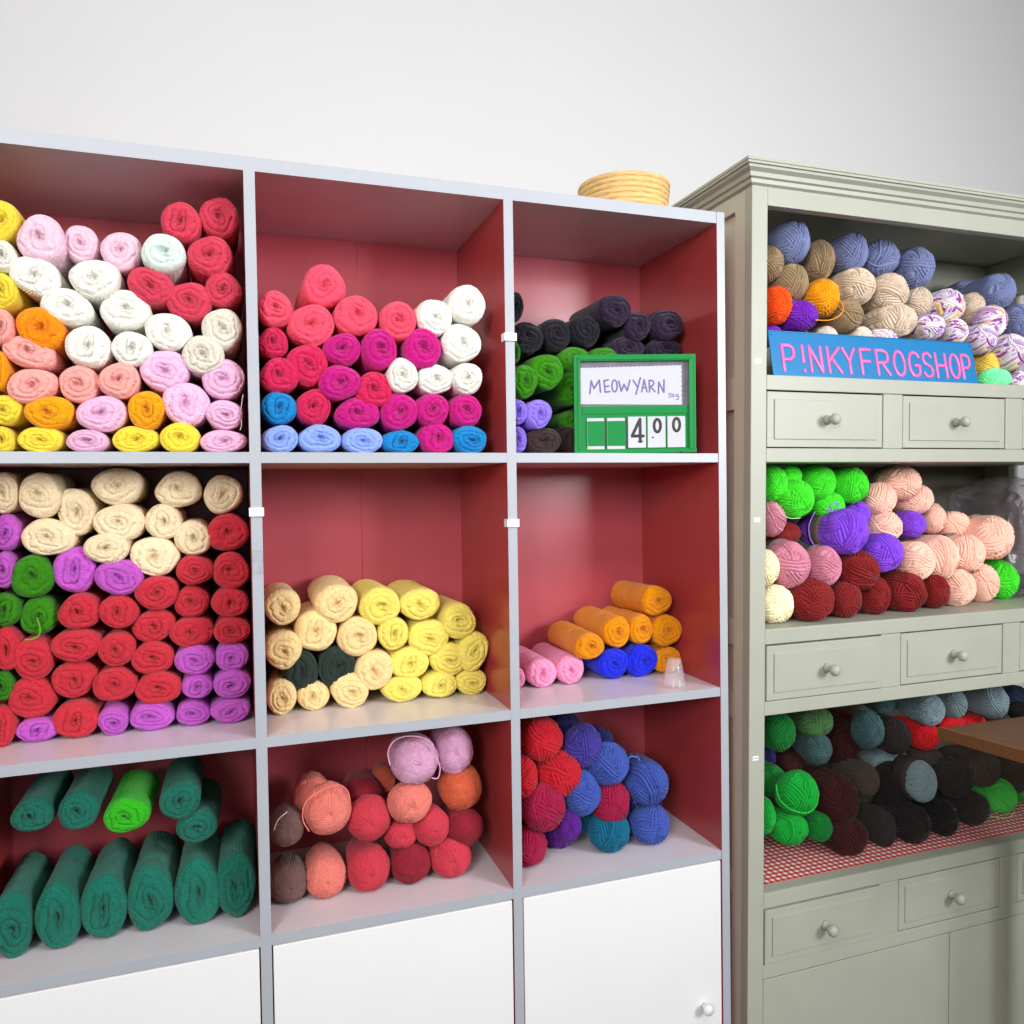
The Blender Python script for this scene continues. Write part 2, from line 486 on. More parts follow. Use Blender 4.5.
# crown moulding
bm = bmesh.new()
cprof = [(0, .486), (-.006, .489), (-.007, .496), (-.012, .498), (-.014, .505), (-.022, .510), (-.024, .517), (-.030, .519), (-.030, .524)]
def path(o_):  # o_ = offset outward
    return [(CX0+o_, YB+.01), (CX0+o_, -.002+o_), (CX1-o_, -.002+o_), (CX1-o_, YB+.01)]
rows = []
for off, z in cprof:
    rows.append([bm.verts.new((x-1.35, y-.15, z-FLOOR)) for x, y in path(off)])
rows.append([bm.verts.new((x-1.35, y-.15, cprof[-1][1]-FLOOR)) for x, y in path(.03)])
rows.append([bm.verts.new((x-1.35, y-.15, cprof[0][1]-FLOOR)) for x, y in path(.03)])
for a, b in zip(rows, rows[1:]+rows[:1]):
    for k in range(3): bm.faces.new((a[k], a[k+1], b[k+1], b[k]))
bmesh.ops.recalc_face_normals(bm, faces=bm.faces)
obj('crown_moulding', bm, M['paint'], cab)
# shelves, rails, drawers
def drawers(zt, zb_):   # zt = shelf top, zb_ = bottom of lower rail
    cp('shelf_board', CI0, CI1, .0005, YB-.012, zt-.016, zt)
    cp('rail', CI0, CI1, -.002, .0004, zt-.028, zt-.0005)
    cp('rail', CI0, CI1, -.002, .016, zb_, zb_+.026)
    cp('dust_board', CI0, CI1, .0165, YB-.012, zb_, zb_+.012, 'paint')
    z0, z1 = zb_+.0275, zt-.0295
    cp('drawer_gap_shade', CI0+.001, CI1-.001, .012, .0165, zb_+.0262, zt-.0165, 'gapm', 0)  # dark sheet standing in for the shade behind the drawer fronts
    xs = [(.899, 1.166), (1.218, 1.487), (1.539, 1.806)]
    for a, b in ((1.168, 1.216), (1.489, 1.537)):
        cp('drawer_divider', a, b, -.002, .0115, z0-.0013, z1+.0008)
    for i, (a, b) in enumerate(xs):
        bm = bmesh.new()
        def q(x0, x1, y0, y1, zz0, zz1, bv): box(bm, x0-1.35, x1-1.35, y0-.15, y1-.15, zz0-FLOOR, zz1-FLOOR, 0, bv)
        out = -.004 if (zt < 0 and i == 0) else 0
        q(a, b, -.001+out, .0112, z0+.0006, z1-.0012, .001)
        q(a+.015, b-.015, -.0035+out, 0+out, z0+.015, z1-.015, .0012)
        # sunk border line
        d = obj('drawer', bm, M['paint'], cab)
        bm = bmesh.new()
        lathe(bm, [(.0001, -.030), (.006, -.0295), (.0098, -.026), (.0108, -.021), (.0092, -.016), (.0058, -.012), (.0054, -.007), (.0085, -.003), (.0095, 0)], 24, 'Y',
              ((a+b)/2-1.35, -.0035+out-.15, (z0+z1)/2-FLOOR))
        obj('knob', bm, M['paint'], d)
drawers(S1, -.016)
drawers(S2_, -.485)
drawers(S3, -.978)
cp('door', CI0+.002, 1.352, 0, .016, FLOOR+.1, -.981)
cp('door', 1.354, CI1-.002, 0, .016, FLOOR+.1, -.981)
cp('plinth', CI0, CI1, .0, .018, FLOOR, FLOOR+.098)

def lean_cabinet():
    seen = set()
    for o in cab.children_recursive:
        if o.type == 'MESH' and o.data.name not in seen:
            seen.add(o.data.name)
            for v in o.data.vertices: v.co.x += LEAN*(v.co.z+FLOOR-ZPIV)

# ------------------------------------------------------------------ yarn placement
CR = {'A': (0, 190, 3.938), 'B': (0, 440, 3.657), 'C': (0, 640, 3.657), 'D': (240, 190, 3.657), 'E': (505, 290, 5.251),
      'F': (250, 550, 3.793), 'G': (500, 550, 4.267), 'H': (250, 700, 3.793), 'I': (500, 700, 3.938),
      'J': (720, 190, 3.368), 'K': (720, 370, 3.368), 'L': (720, 640, 4.655), 'N': (900, 680, 6.4)}
COLR = {  # code: (hex, words)
 'Y': ('FDE144', 'yellow'), 'P': ('F7CDDF', 'pale pink'), 'W': ('F3F2E8', 'white'), 'MW': ('E2F3EA', 'mint white'),
 'R': ('D43E58', 'crimson'), 'OW': ('E8E1D2', 'off-white'), 'S': ('FFB0A8', 'salmon pink'), 'O': ('FF8F00', 'orange'),
 'GO': ('F7A800', 'golden yellow'), 'LP': ('F2BEDF', 'lilac pink'), 'C': ('FAE4BE', 'cream'), 'OR': ('C65CCA', 'orchid purple'),
 'G': ('358800', 'grass green'), 'RD': ('CC2E3E', 'red'), 'T': ('166E5C', 'teal green'), 'LI': ('32BC16', 'lime green'),
 'CO': ('F0526E', 'coral pink'), 'RO': ('D42058', 'rose red'), 'M': ('C81482', 'magenta'), 'CY': ('0A88CC', 'turquoise blue'),
 'PE': ('93AFF5', 'periwinkle'), 'K': ('1C1824', 'black'), 'PL': ('2E1E38', 'dark plum'), 'LV': ('9880EE', 'lavender'),
 'BR': ('3A2828', 'dark brown'), 'PC': ('FFDC9E', 'peach cream'), 'CG': ('27352F', 'charcoal green'), 'LE': ('FCE670', 'lemon yellow'),
 'MU': ('EB9400', 'mustard'), 'RB': ('1C2AE0', 'royal blue'), 'BP': ('FF9ECA', 'bubblegum pink'),
 'li': ('D09CBC', 'lilac'), 'sa': ('DC7A6E', 'salmon'), 'os': ('CC5E40', 'orange salmon'), 'gb': ('6F5250', 'greyish brown'),
 'cr': ('C43A4A', 'coral red'), 'dr': ('8E2030', 'dark red'), 'br': ('B0503C', 'reddish brown'),
 're': ('BC182A', 'bright red'), 'cm': ('9A1440', 'crimson'), 'bv': ('40368E', 'blue violet'), 'nv': ('25225A', 'navy'),
 'bl': ('3E54A6', 'cornflower blue'), 'pu': ('5A1C84', 'purple'), 'te': ('0A6484', 'teal blue'),
 'sl': ('7C86B0', 'slate blue'), 'ta': ('9A8264', 'taupe'), 'tn': ('D8C4AE', 'light tan'), 'ov': ('FF5410', 'vivid orange'),
 'go': ('F0A00C', 'golden'), 'vi': ('7420B0', 'violet'), 'mu': ('MULTI', 'purple and white variegated'), 'pt': ('E2D6C8', 'pale tan'),
 'ye': ('F5D060', 'yellow'), 'mi': ('7CF0A8', 'mint green'), 'gr': ('44DC2C', 'bright green'), 'ma': ('CC8298', 'mauve pink'),
 'md': ('821C1E', 'maroon'), 'pp': ('8648DC', 'purple'), 'pc': ('FFC8B4', 'peach'), 'cw': ('FFEFC8', 'cream white'),
 'dg': ('0A7028', 'deep green'), 'ol': ('446C3E', 'olive green'), 'tg': ('3C5858', 'teal grey'), 'bg': ('405E62', 'blue grey'),
 'dk': ('2E2826', 'charcoal'), 'bk': ('1D1818', 'black'), 'mr': ('3A1214', 'dark maroon'), 'gy': ('7C9096', 'light grey'),
 'eg': ('0A9A32', 'emerald green'), 'lg': ('48B848', 'light green'), 'rr': ('DC2028', 'scarlet'), 'db': ('4A3E38', 'brown grey'),
 'sd': ('3C4668', 'dim slate'), 'dp': ('6a5260', 'dusky purple')}
ITEMS = []   # dict per yarn

def place(cub, crop, rows, kind, yf, floor, xmin, xmax, ztop, fine=False, ymax=DEP-.006):
    ox, oy, s = CR[crop]
    for i, row in enumerate(rows):
        x, y, rx, ry, c = row[:5]
        rot = row[5] if len(row) > 5 else 0
        dy = row[6] if len(row) > 6 else 0
        hid = row[7] if len(row) > 7 else 0
        u, v = ox+x/s, oy+y/s; ru, rv = rx/s, ry/s
        rnd = random.Random(ord(crop)*7919+i*131+int(x)*17+int(y))
        Y = (yf(u, v) if callable(yf) else yf)+dy+rnd.uniform(-.006, .006)
        if kind == 'skein':
            c3 = bp(u, v, 1, Y)
            a = (bp(u+ru, v, 1, Y).x-bp(u-ru, v, 1, Y).x)/2
            b = (bp(u, v-rv, 1, Y).z-bp(u, v+rv, 1, Y).z)/2
            a *= .985; b *= .985
            z = c3.z; X = c3.x
            ro = math.radians(rot)
            ez = math.sqrt((a*math.sin(ro))**2+(b*math.cos(ro))**2); ex = math.sqrt((a*math.cos(ro))**2+(b*math.sin(ro))**2)
            bot = abs((z-ez)-floor) < .016 or z-ez < floor or hid == 2
            if bot: z = floor+ez*1.0
            if z+ez > ztop: z = ztop-ez
            X = max(xmin+ex, min(xmax-ex, X))
            L = min(.165, ymax-.004-Y)
            me = SK[rnd.randrange(len(SK))]
            o = bpy.data.objects.new('yarn_skein', me)
            o.location = (X, Y-.40*.034, z)
            o.scale = (a, min(.036, (ymax-.004-Y+.0136)/4.66), b)
            o.rotation_euler = (math.radians(rnd.uniform(-1.5, 1.5)) if not bot else 0, ro+(PI if rnd.random() < .5 else 0), math.radians(rnd.uniform(-1.5, 1.5)))
            mk = 'skein'
        else:
            c3 = bp(u, v, 1, Y)
            wx = (bp(u+ru, v, 1, Y).x-bp(u-ru, v, 1, Y).x)/2
            wz = (bp(u, v-rv, 1, Y).z-bp(u, v+rv, 1, Y).z)/2
            d = (c3-CAM); Tt = abs(d.x/d.y)
            r = wz
            a2 = wx*wx-r*r
            la = math.sqrt(a2)/max(Tt, .05) if a2 > 0 else 0
            la = max(r*.85, min(r*1.0, la))
            rxx = math.sqrt(max((wx*wx-(la*Tt)**2), (.72*r)**2))
            z = c3.z; X = c3.x
            if abs((z-r)-floor) < .016 or z-r < floor or hid == 2: z = floor+r
            if z+r > ztop: z = ztop-r
            lean = LEAN*(z-ZPIV) if cub.startswith('cab') else 0
            X = max(xmin+rxx+lean, min(xmax-rxx+lean, X))
            Yc = min(Y, ymax-la*1.1)
            bk = min(1.0, (ymax-.003-Yc)/(la*3.25))
            fam = (BF if fine else BL) if bk > .95 else ((BFs if fine else BLs) if bk > .6 else (BFt if fine else BLt))
            me = fam[rnd.randrange(len(fam))]
            o = bpy.data.objects.new('yarn_ball', me)
            o.location = (X, Yc, z)
            # spin the winding pattern about the long axis when the section is nearly round
            sp_ = rnd.choice((0, PI)) if abs(rxx-r) > .003 else rnd.uniform(0, 2*PI)
            o.scale = (rxx/1.03, la/1.03, r/1.03)
            o.rotation_euler = (0, sp_, 0)
            mk = 'ball'
        COL.objects.link(o)
        o.material_slots[0].link = 'OBJECT'
        o.material_slots[0].material = yarn_mat(COLR[c][0], mk)
        ITEMS.append(dict(o=o, cub=cub, c=COLR[c][1], u=u, v=v, r=(ru+rv)/2, kind=kind, floor=floor, code=c, hid=hid, ymax=ymax, lab=None))

UL, UM, UR = 'upper left cubby', 'upper middle cubby', 'upper right cubby'
ML, MM, MR = 'middle left cubby', 'centre cubby', 'middle right cubby'
LL, LM, LR = 'bottom left cubby', 'bottom middle cubby', 'bottom right cubby'
CU, CMm, CL = "cabinet's top bay", "cabinet's middle bay", "cabinet's lowest bay"

c1 = (XL+h+.001, -h-.001); c2 = (h+.001, P-h-.001); c3_ = (P+h+.001, XR-.001)
place(UL, 'A', [
 (10,122,70,82,'Y'),(165,195,96,98,'P',0,.0),(318,212,75,73,'P',0,.02),(478,242,82,80,'P',0,.01),(645,250,92,78,'MW',0,-.01),
 (713,127,80,82,'R',0,.02),(865,112,78,85,'R',0,.03),(828,262,92,82,'R'),(15,265,55,62,'W'),(140,340,105,78,'W',20),
 (375,350,103,80,'W',0,-.01),(595,380,97,74,'R',25),(748,440,92,78,'R'),(878,395,75,72,'R'),(265,460,104,76,'W',15),
 (497,475,100,82,'W'),(662,557,95,74,'W'),(875,547,80,85,'OW'),(800,650,84,78,'OW'),(10,400,62,75,'Y'),
 (10,540,52,72,'S'),(160,545,106,78,'O',30),(120,640,108,66,'S',18),(350,617,93,85,'W'),(522,627,82,72,'W'),
 (650,710,98,85,'LP'),(0,710,38,78,'GO'),(125,770,105,68,'S',-10),(312,765,84,75,'S'),(472,750,84,73,'S'),
 (880,745,88,80,'LP'),(15,865,78,62,'Y'),(195,875,98,70,'GO'),(402,882,104,72,'LP'),(575,865,74,78,'GO'),
 (735,840,97,85,'LP'),(885,885,78,58,'LP'),(10,975,52,52,'Y'),(160,975,97,52,'Y'),(345,985,88,46,'LP'),
 (535,978,95,54,'Y'),(710,972,85,60,'Y'),(880,985,95,46,'LP')], 'skein', .03, 0, *c1, H1)
place(ML, 'B', [
 (15,195,52,78,'C'),(145,205,83,82,'C'),(280,262,72,88,'C',-15,.01),(430,168,94,70,'C'),(655,182,86,68,'C'),(815,198,73,72,'C',0,.01),
 (438,300,96,70,'C'),(598,300,72,65,'C'),(178,355,100,70,'C',8),(390,397,86,58,'C',8),(567,425,95,72,'C'),(705,360,70,65,'C'),
 (25,340,56,70,'OR'),(15,475,46,68,'OR'),(120,500,80,83,'G'),(20,620,58,65,'G'),(143,645,72,72,'G',0,.01),
 (275,475,80,88,'OR'),(435,503,90,68,'OR',8),(832,340,76,72,'RD'),(712,478,70,55,'RD'),(845,478,70,68,'RD'),
 (575,558,82,64,'RD'),(700,592,68,58,'RD'),(840,595,71,54,'RD'),(292,630,80,68,'RD'),(435,628,76,60,'RD'),
 (560,680,81,60,'RD',-8),(702,703,81,60,'RD'),(848,697,68,52,'RD'),(25,765,60,80,'RD'),(120,802,80,78,'RD'),
 (278,752,93,62,'RD'),(428,765,70,66,'RD'),(560,797,79,62,'RD'),(712,805,75,57,'OR'),(847,793,66,55,'OR'),
 (12,900,42,55,'G'),(272,875,86,68,'RD'),(420,895,81,65,'RD'),(580,907,86,62,'RD'),(722,900,58,48,'OR'),(850,893,72,52,'OR'),
 (115,945,92,75,'RD')], 'skein', .105, ZB, *c1, -T)
place(ML, 'C', [(5,312,56,76,'RD',0,-.01),(278,278,86,70,'RD'),(138,323,82,45,'OR'),(415,275,60,52,'OR'),(555,270,87,52,'OR'),
 (707,258,67,45,'OR'),(845,248,75,45,'OR')], 'skein', .105, ZB, *c1, -T)
place(LL, 'C', [(120,640,82,64,'T'),(288,622,80,72,'T'),(462,640,86,64,'LI',0,-.01),(660,585,78,72,'T'),(720,680,80,62,'T',0,.005),(40,800,80,122,'T',0,0,2),(205,790,88,122,'T',0,0,2),(375,785,88,122,'T',0,0,2),(545,775,88,122,'T',0,0,2),(720,800,88,122,'T',0,0,2),(860,765,75,122,'T',0,0,2)],
      'skein', .075, Z3, *c1, ZB-T)
place(UM, 'D', [
 (128,437,64,70,'CO'),(308,352,80,82,'CO',0,.02),(262,495,88,77,'CO'),(425,460,80,77,'CO'),(578,478,70,72,'CO'),
 (710,465,70,66,'W'),(830,418,67,75,'W'),(808,560,72,72,'W'),(593,680,57,67,'W'),(713,692,68,58,'W'),(830,690,58,60,'W'),
 (122,560,56,58,'RO'),(247,640,76,80,'RO'),(143,680,72,67,'RO'),(270,795,66,68,'RO'),(490,732,72,68,'RO'),
 (375,583,72,60,'M'),(510,582,68,76,'M'),(668,580,72,73,'M'),(365,705,80,65,'M'),(430,818,83,60,'M'),(582,812,70,70,'M'),
 (703,805,63,63,'M'),(825,808,63,60,'M'),(718,905,67,58,'M'),(143,797,67,62,'CY'),(588,920,68,44,'CY'),(840,913,66,52,'CY'),
 (148,910,70,52,'PE'),(293,908,78,54,'PE'),(447,918,79,48,'PE')], 'skein', .035, 0, *c2, H1)
place(UR, 'E', [
 (45,90,52,80,'K',0,.06),(110,250,90,85,'K',0,.05),(265,235,85,85,'K',0,.07),(420,215,82,85,'K',0,.06),(575,108,84,88,'PL',0,.04),(690,190,76,80,'PL',0,.05),
 (848,185,88,80,'PL',0,.05),(640,305,92,62,'PL',0,.065),(835,310,90,60,'PL',0,.065),(40,330,34,60,'G'),(98,480,74,92,'G'),(215,430,88,98,'G',0,.01),
 (362,368,82,76,'G',0,.065),(515,362,76,64,'G',0,.065),(345,520,84,88,'G',0,.065),(350,690,70,60,'G',0,.08),(60,640,50,72,'LV'),(172,650,72,80,'LV'),
 (60,785,45,73,'LV'),(200,795,100,70,'BR',0,.01),(320,760,62,82,'BR',0,.075),(470,500,80,80,'K',0,.08,1),(600,480,80,90,'K',0,.08,1),(740,480,80,90,'K',0,.08,1),(840,480,70,80,'K',0,.08,1),
 (480,750,90,80,'K',0,.08,1),(640,760,90,80,'K',0,.08,1),(800,760,90,80,'K',0,.08,1),(420,650,70,60,'K',0,.08,1),(560,640,70,60,'K',0,.08,1),(700,640,70,60,'K',0,.08,1)], 'skein', .04, 0, *c3_, H1)
place(MM, 'F', [
 (125,215,68,72,'PC'),(330,203,82,75,'PC'),(250,305,80,82,'PC'),(128,378,70,76,'PC'),(408,328,78,75,'PC'),(472,455,72,78,'PC'),
 (120,562,60,68,'PC'),(240,560,65,56,'PC'),(382,535,76,68,'PC'),(190,455,73,78,'CG'),(330,440,73,75,'CG'),
 (495,212,80,72,'LE'),(645,205,77,63,'LE'),(792,270,68,68,'LE'),(543,317,58,66,'LE'),(678,332,77,70,'LE'),(605,428,75,63,'LE'),
 (752,413,73,63,'LE'),(862,382,56,78,'LE',15),(578,525,76,52,'LE'),(720,515,68,52,'LE'),(847,505,62,50,'LE')], 'skein', .122, ZB, *c2, -T)
place(MR, 'G', [
 (380,412,62,60,'MU',0,-.02),(497,350,58,70,'MU'),(600,338,54,64,'MU'),(665,215,63,66,'MU'),(708,342,64,70,'MU'),(722,475,60,58,'MU'),
 (480,487,68,67,'RB'),(605,470,65,70,'RB'),(65,525,42,48,'BP'),(178,515,66,63,'BP'),(300,505,57,65,'BP')], 'skein', .13, ZB, *c3_, -T)
place(LM, 'H', [
 (240,370,72,74,'sa',0,.05),(430,360,75,65,'dr',0,.07),(510,300,40,48,'br',0,.09),(625,228,88,88,'li'),(772,190,72,85,'li',0,.01),
 (295,410,88,95,'sa',0,-.01),(605,385,82,74,'sa'),(798,330,78,85,'os',0,.01),(140,485,64,66,'gb'),(450,445,82,80,'cr'),(575,505,64,52,'cr'),
 (690,480,65,68,'cr'),(812,480,70,66,'dr'),(130,620,75,72,'gb',0,0,2),(285,615,78,75,'sa',0,0,2),(450,615,80,78,'cr',0,0,2),(610,615,75,72,'dr',0,0,2),(760,600,78,75,'cr',0,0,2)], 'ball', .09, Z3, *c2, ZB-T, True)
place(LR, 'I', [
 (260,105,58,52,'nv',0,.05),(400,160,44,46,'nv',0,.06),(165,155,80,82,'re'),(232,288,88,88,'re'),(85,300,54,82,'re'),(170,422,85,90,'cm',0,-.01),(100,520,62,48,'cm'),
 (325,180,76,84,'bv',0,.01),(425,250,80,80,'bl'),(320,365,72,86,'bl'),(578,325,83,82,'bl'),(625,410,60,82,'bl',0,.03),(525,482,80,68,'bl'),
 (435,402,75,82,'cm'),(262,490,56,68,'pu'),(370,505,62,55,'te'),(640,525,52,42,'pu',0,.01),(110,640,75,75,'cm',0,0,2),(265,645,78,72,'pu',0,0,2),(430,640,80,75,'te',0,0,2),(590,630,78,75,'bl',0,0,2)], 'ball', .08, Z3, *c3_, ZB-T)
cq = (CI0+.001, CI1-.001)
YM2 = YB-.014
place(CU, 'J', [
 (240,178,63,72,'sl',0,.02),(437,213,62,66,'sl',0,.04),(540,232,62,62,'sl',0,.05),(655,262,65,68,'sl',0,.05),(932,342,63,58,'sl',0,.07),
 (1002,442,52,56,'sl',0,.05),(845,330,55,26,'sl',0,.17),(163,252,45,62,'ta',0,.04),(330,240,55,66,'ta',0,.04),(240,314,58,62,'ta',0,.02),
 (420,425,60,56,'ta',0,.02),(455,325,65,61,'tn',0,.02),(570,345,64,63,'tn',0,.03),(668,378,48,50,'tn',0,.05),(590,440,72,54,'tn',0,.02),
 (845,400,46,52,'tn',0,.07),(190,390,50,63,'ov'),(345,364,56,63,'go'),(268,425,62,52,'vi'),(175,490,34,36,'vi',0,.02),
 (765,392,60,56,'mu',0,.04),(703,462,54,44,'mu',0,.02),(793,478,42,42,'mu',0,.02),(910,445,58,54,'mu',0,.03),(883,502,50,50,'mu',0,.01),
 (980,548,60,62,'mu'),(1000,625,40,34,'mu',0,.0),(545,505,52,36,'mu',0,.02),(355,500,42,38,'pt',0,.03),(470,500,42,38,'pt',0,.03),
 (900,588,42,44,'ye',0,.0),(925,640,58,34,'mi',0,-.01)], 'ball', .07, S1, *cq, CT-.003, ymax=YM2)
place(CMm, 'K', [
 (178,382,42,60,'gr',0,.02),(232,345,42,38,'gr',0,.03),(330,368,60,58,'gr',0,.03),(253,432,63,62,'gr',0,.0),(440,388,60,58,'gr',0,.03),(362,455,58,46,'gr',0,.03),
 (172,500,42,60,'ma',0,.02),(232,655,68,78,'ma'),(350,662,56,66,'ma'),(215,550,55,38,'md',0,.05),(468,675,68,66,'md'),
 (310,775,72,72,'md',0,-.01),(420,775,56,60,'md'),(518,770,54,64,'md'),(620,755,74,66,'md',0,.01),(720,750,48,58,'md',0,.02),
 (420,545,78,74,'pp',0,-.0),(460,488,44,48,'pp',0,.04),(548,615,65,66,'pp',0,.01),(645,520,48,44,'pp',0,.05),
 (535,435,58,56,'pc',0,.05),(610,365,68,56,'pc',0,.05),(655,435,65,50,'pc',0,.08),(555,530,58,52,'pc',0,.04),(715,500,44,50,'pc',0,.09),
 (660,645,62,64,'pc',0,.02),(735,632,68,72,'pc',0,.02),(825,617,66,64,'pc',0,.04),(912,565,75,73,'pc',0,.04),(785,525,60,48,'pc',0,.09),
 (800,738,60,62,'pc',0,.02),(880,732,58,64,'pc',0,.04),(150,665,36,60,'cw'),(185,782,62,63,'cw',0,-.01),(946,694,56,64,'gr',0,.06)],
 'ball', .06, S2_, *cq, -.02, ymax=YM2)
place(CL, 'L', [
 (270,425,78,88,'dg',0,.06),(440,380,85,68,'ol',0,.08),(450,505,68,74,'tg',0,.08),(685,415,74,88,'bg',0,.08),(810,448,75,82,'dk',0,.09),(765,300,56,42,'tg',0,.13),
 (358,710,100,98,'eg',0,.0),(235,650,70,74,'dg',0,.05),(190,815,54,85,'eg',0,.0),(325,880,85,66,'eg',0,-.01),(455,870,66,62,'dg',0,.01),
 (545,740,100,115,'mr',0,.03),(590,880,100,80,'mr',0,.01),(785,560,88,50,'gy',0,.08),(930,655,80,90,'gy',0,-.01),(800,680,95,110,'bk',0,.03),(675,650,60,75,'db',0,.06),
 (750,850,70,82,'dk',0,.02),(890,850,90,84,'bk',0,.0),(330,560,64,56,'mr',0,.12),(570,500,80,90,'mr',0,.14),(560,390,70,70,'mr',0,.15),(210,540,40,60,'nv',0,.12)],
 'ball', .07, S3, *cq, -.489, ymax=YM2)
place(CL, 'N', [
 (185,190,98,100,'gy',0,.06),(345,150,84,92,'gy',0,.07),(585,132,108,112,'gy',0,.06),(745,110,80,70,'sd',0,.12),(150,350,102,88,'rr',0,.09),(320,285,95,60,'rr',0,.10),
 (455,270,90,50,'rr',0,.1),(770,200,80,60,'bk',0,.11),(340,620,122,125,'dk',0,.03),(520,562,122,115,'db',0,.05),(735,612,98,102,'db',0,.05),
 (270,845,96,112,'bk',0,.0),(462,820,110,102,'dk',0,.02),(640,768,110,104,'lg',0,.05),(800,778,64,70,'lg',0,.07),(170,500,100,60,'db',0,.10)],
 'ball', .07, S3, *cq, -.489, ymax=YM2)

# balls that would share space: shorten the nearer one and slide the further one back along its line
def half(o):
    ys = [v.co.y for v in o.data.vertices]
    return min(ys)*o.scale.y, max(ys)*o.scale.y
SHORT = {}
for fam, sh in ((BL, BLt), (BLs, BLt), (BF, BFt), (BFs, BFt)):
    for i, m in enumerate(fam): SHORT[m.name] = sh[i % len(sh)]
balls = [i for i in ITEMS if i['kind'] == 'ball']
for _p in range(3):
    balls.sort(key=lambda i: i['o'].location.y)
    for ia, A in enumerate(balls):
        for B in balls[ia+1:]:
            if A['cub'] != B['cub']: continue
            a, b = A['o'], B['o']
            d = math.hypot(a.location.x-b.location.x, a.location.z-b.location.z)
            k = d/((a.scale.x+a.scale.z+b.scale.x+b.scale.z)/2)
            if k > .66: continue
            if a.data.name in SHORT:
                mt = a.material_slots[0].material
                a.data = SHORT[a.data.name]; a.material_slots[0].link = 'OBJECT'; a.material_slots[0].material = mt
            need = math.sqrt(max(0, 1-k*k))*(a.scale.y+b.scale.y)*.97
            ny = max(b.location.y, a.location.y+need)
            ny = min(ny, B['ymax']-b.scale.y*1.15)
            if ny > b.location.y+.001:
                f = (ny-CAM.y)/(b.location.y-CAM.y)
                p = CAM+(b.location-CAM)*f
                if p.z-b.scale.z*f > B['floor'] and not B['hid']:
                    b.location = p; b.scale = b.scale*f
                else: b.location.y = ny
            if b.data.name in SHORT and ny+half(b)[1] > B['ymax']:
                mt = b.material_slots[0].material
                b.data = SHORT[b.data.name]; b.material_slots[0].link = 'OBJECT'; b.material_slots[0].material = mt

# ------------------------------------------------------------------ labels for the yarn
ORD = ['', 'second ', 'third ', 'fourth ', 'fifth ', 'sixth ', 'seventh ', 'eighth ', 'ninth ', 'tenth ', 'eleventh ', 'twelfth ', 'thirteenth ', 'fourteenth ', 'fifteenth ']
def make_labels():
    from itertools import combinations
    bins = {}
    for it in ITEMS:
        if not it['hid']: bins.setdefault(it['cub'], []).append(it)
    hb = {}
    for it in ITEMS:
        if it['hid']: hb.setdefault((it['cub'], it['c'], it['hid']), []).append(it)
    for (cub, c, hd), ls in hb.items():
        ls.sort(key=lambda i: i['u'])
        noun = 'skein' if ls[0]['kind'] == 'skein' else 'ball'
        for k, it in enumerate(ls):
            w = '%s yarn %s ' % (c, noun)+('stacked behind the green price sign' if hd == 1 else 'in the lowest row of '+cub)
            if len(ls) > 1: w += ', '+('leftmost' if k == 0 else ORD[k]+'from the left')
            tag(it['o'], w, 'yarn', '%s %ss %s' % (c, noun, 'behind the price sign' if hd == 1 else 'at the bottom of the '+cub) if len(ls) > 1 else None)
    for cub, its in bins.items():
        noun = 'skein' if its[0]['kind'] == 'skein' else 'ball'
        for a in its:
            nb = {}
            for b in its:
                if b is a: continue
                dx, dy = b['u']-a['u'], b['v']-a['v']; d = math.hypot(dx, dy)
                if d > (a['r']+b['r'])*1.25: continue
                if dy < -abs(dx)*1.2: k = 'above'
                elif dy > abs(dx)*1.2: k = 'below'
                elif dx > abs(dy)*1.2: k = 'right'
                elif dx < -abs(dy)*1.2: k = 'left'
                else: continue
                if k not in nb or d < nb[k][0]: nb[k] = (d, b['c'])
            fs = {}
            for k, (d, c) in nb.items():
                if c != a['c']:
                    fs[(k, c)] = {'above': 'under a %s one', 'below': 'resting on a %s one', 'right': 'left of a %s one', 'left': 'right of a %s one'}[k] % c
                    if c[0] in 'aeiou': fs[(k, c)] = fs[(k, c)].replace(' a '+c, ' an '+c)
            if abs(a['o'].location.z-(a['floor']+a['o'].scale.z)) < .006: fs[('floor',)] = 'in the bottom row'
            a['fs'] = fs
        byc = {}
        for a in its: byc.setdefault(a['c'], []).append(a)
        for c, ls in byc.items():
            used = set()
            for a in ls:
                base = '%s yarn %s in the %s' % (c, noun, cub) if "cabinet's" not in cub else '%s yarn %s in %s' % (c, noun, 'the '+cub)
                if len(ls) == 1:
                    a['lab'] = 'single '+base; continue
                best = None
                for n in (1, 2):
                    for cmb in combinations(a['fs'], n):
                        if sum(1 for b in ls if all(k in b['fs'] for k in cmb)) == 1:
                            t = base+', '+' and '.join(a['fs'][k] for k in cmb)
                            if len(t.split()) <= 16: best = t; break
                    if best: break
                ranks = []
                for w, key in (('leftmost', lambda q: q['u']), ('rightmost', lambda q: -q['u']), ('highest', lambda q: q['v']), ('lowest', lambda q: -q['v'])):
                    rk = sorted(ls, key=key).index(a); ranks.append((rk, w))
                rk, w = min(ranks)
                if rk == 0 or not best:
                    t = '%s yarn %s, %s%s of its colour in the %s' % (c, noun, ORD[min(rk, 14)], w, cub)
                    if not (rk > 0 and best) and t not in used: best = t
                a['lab'] = best; used.add(best)
        for a in its:
            o = a['o']
            if cub != 'x': tag(o, a['lab'], 'yarn', '%s %ss in the %s' % (a['c'], noun, cub) if len(byc[a['c']]) > 1 else None)
make_labels()

def find(cub, c, u, v):
    return min((i for i in ITEMS if i['cub'] == cub), key=lambda i: (i['u']-u)**2+(i['v']-v)**2)['o']

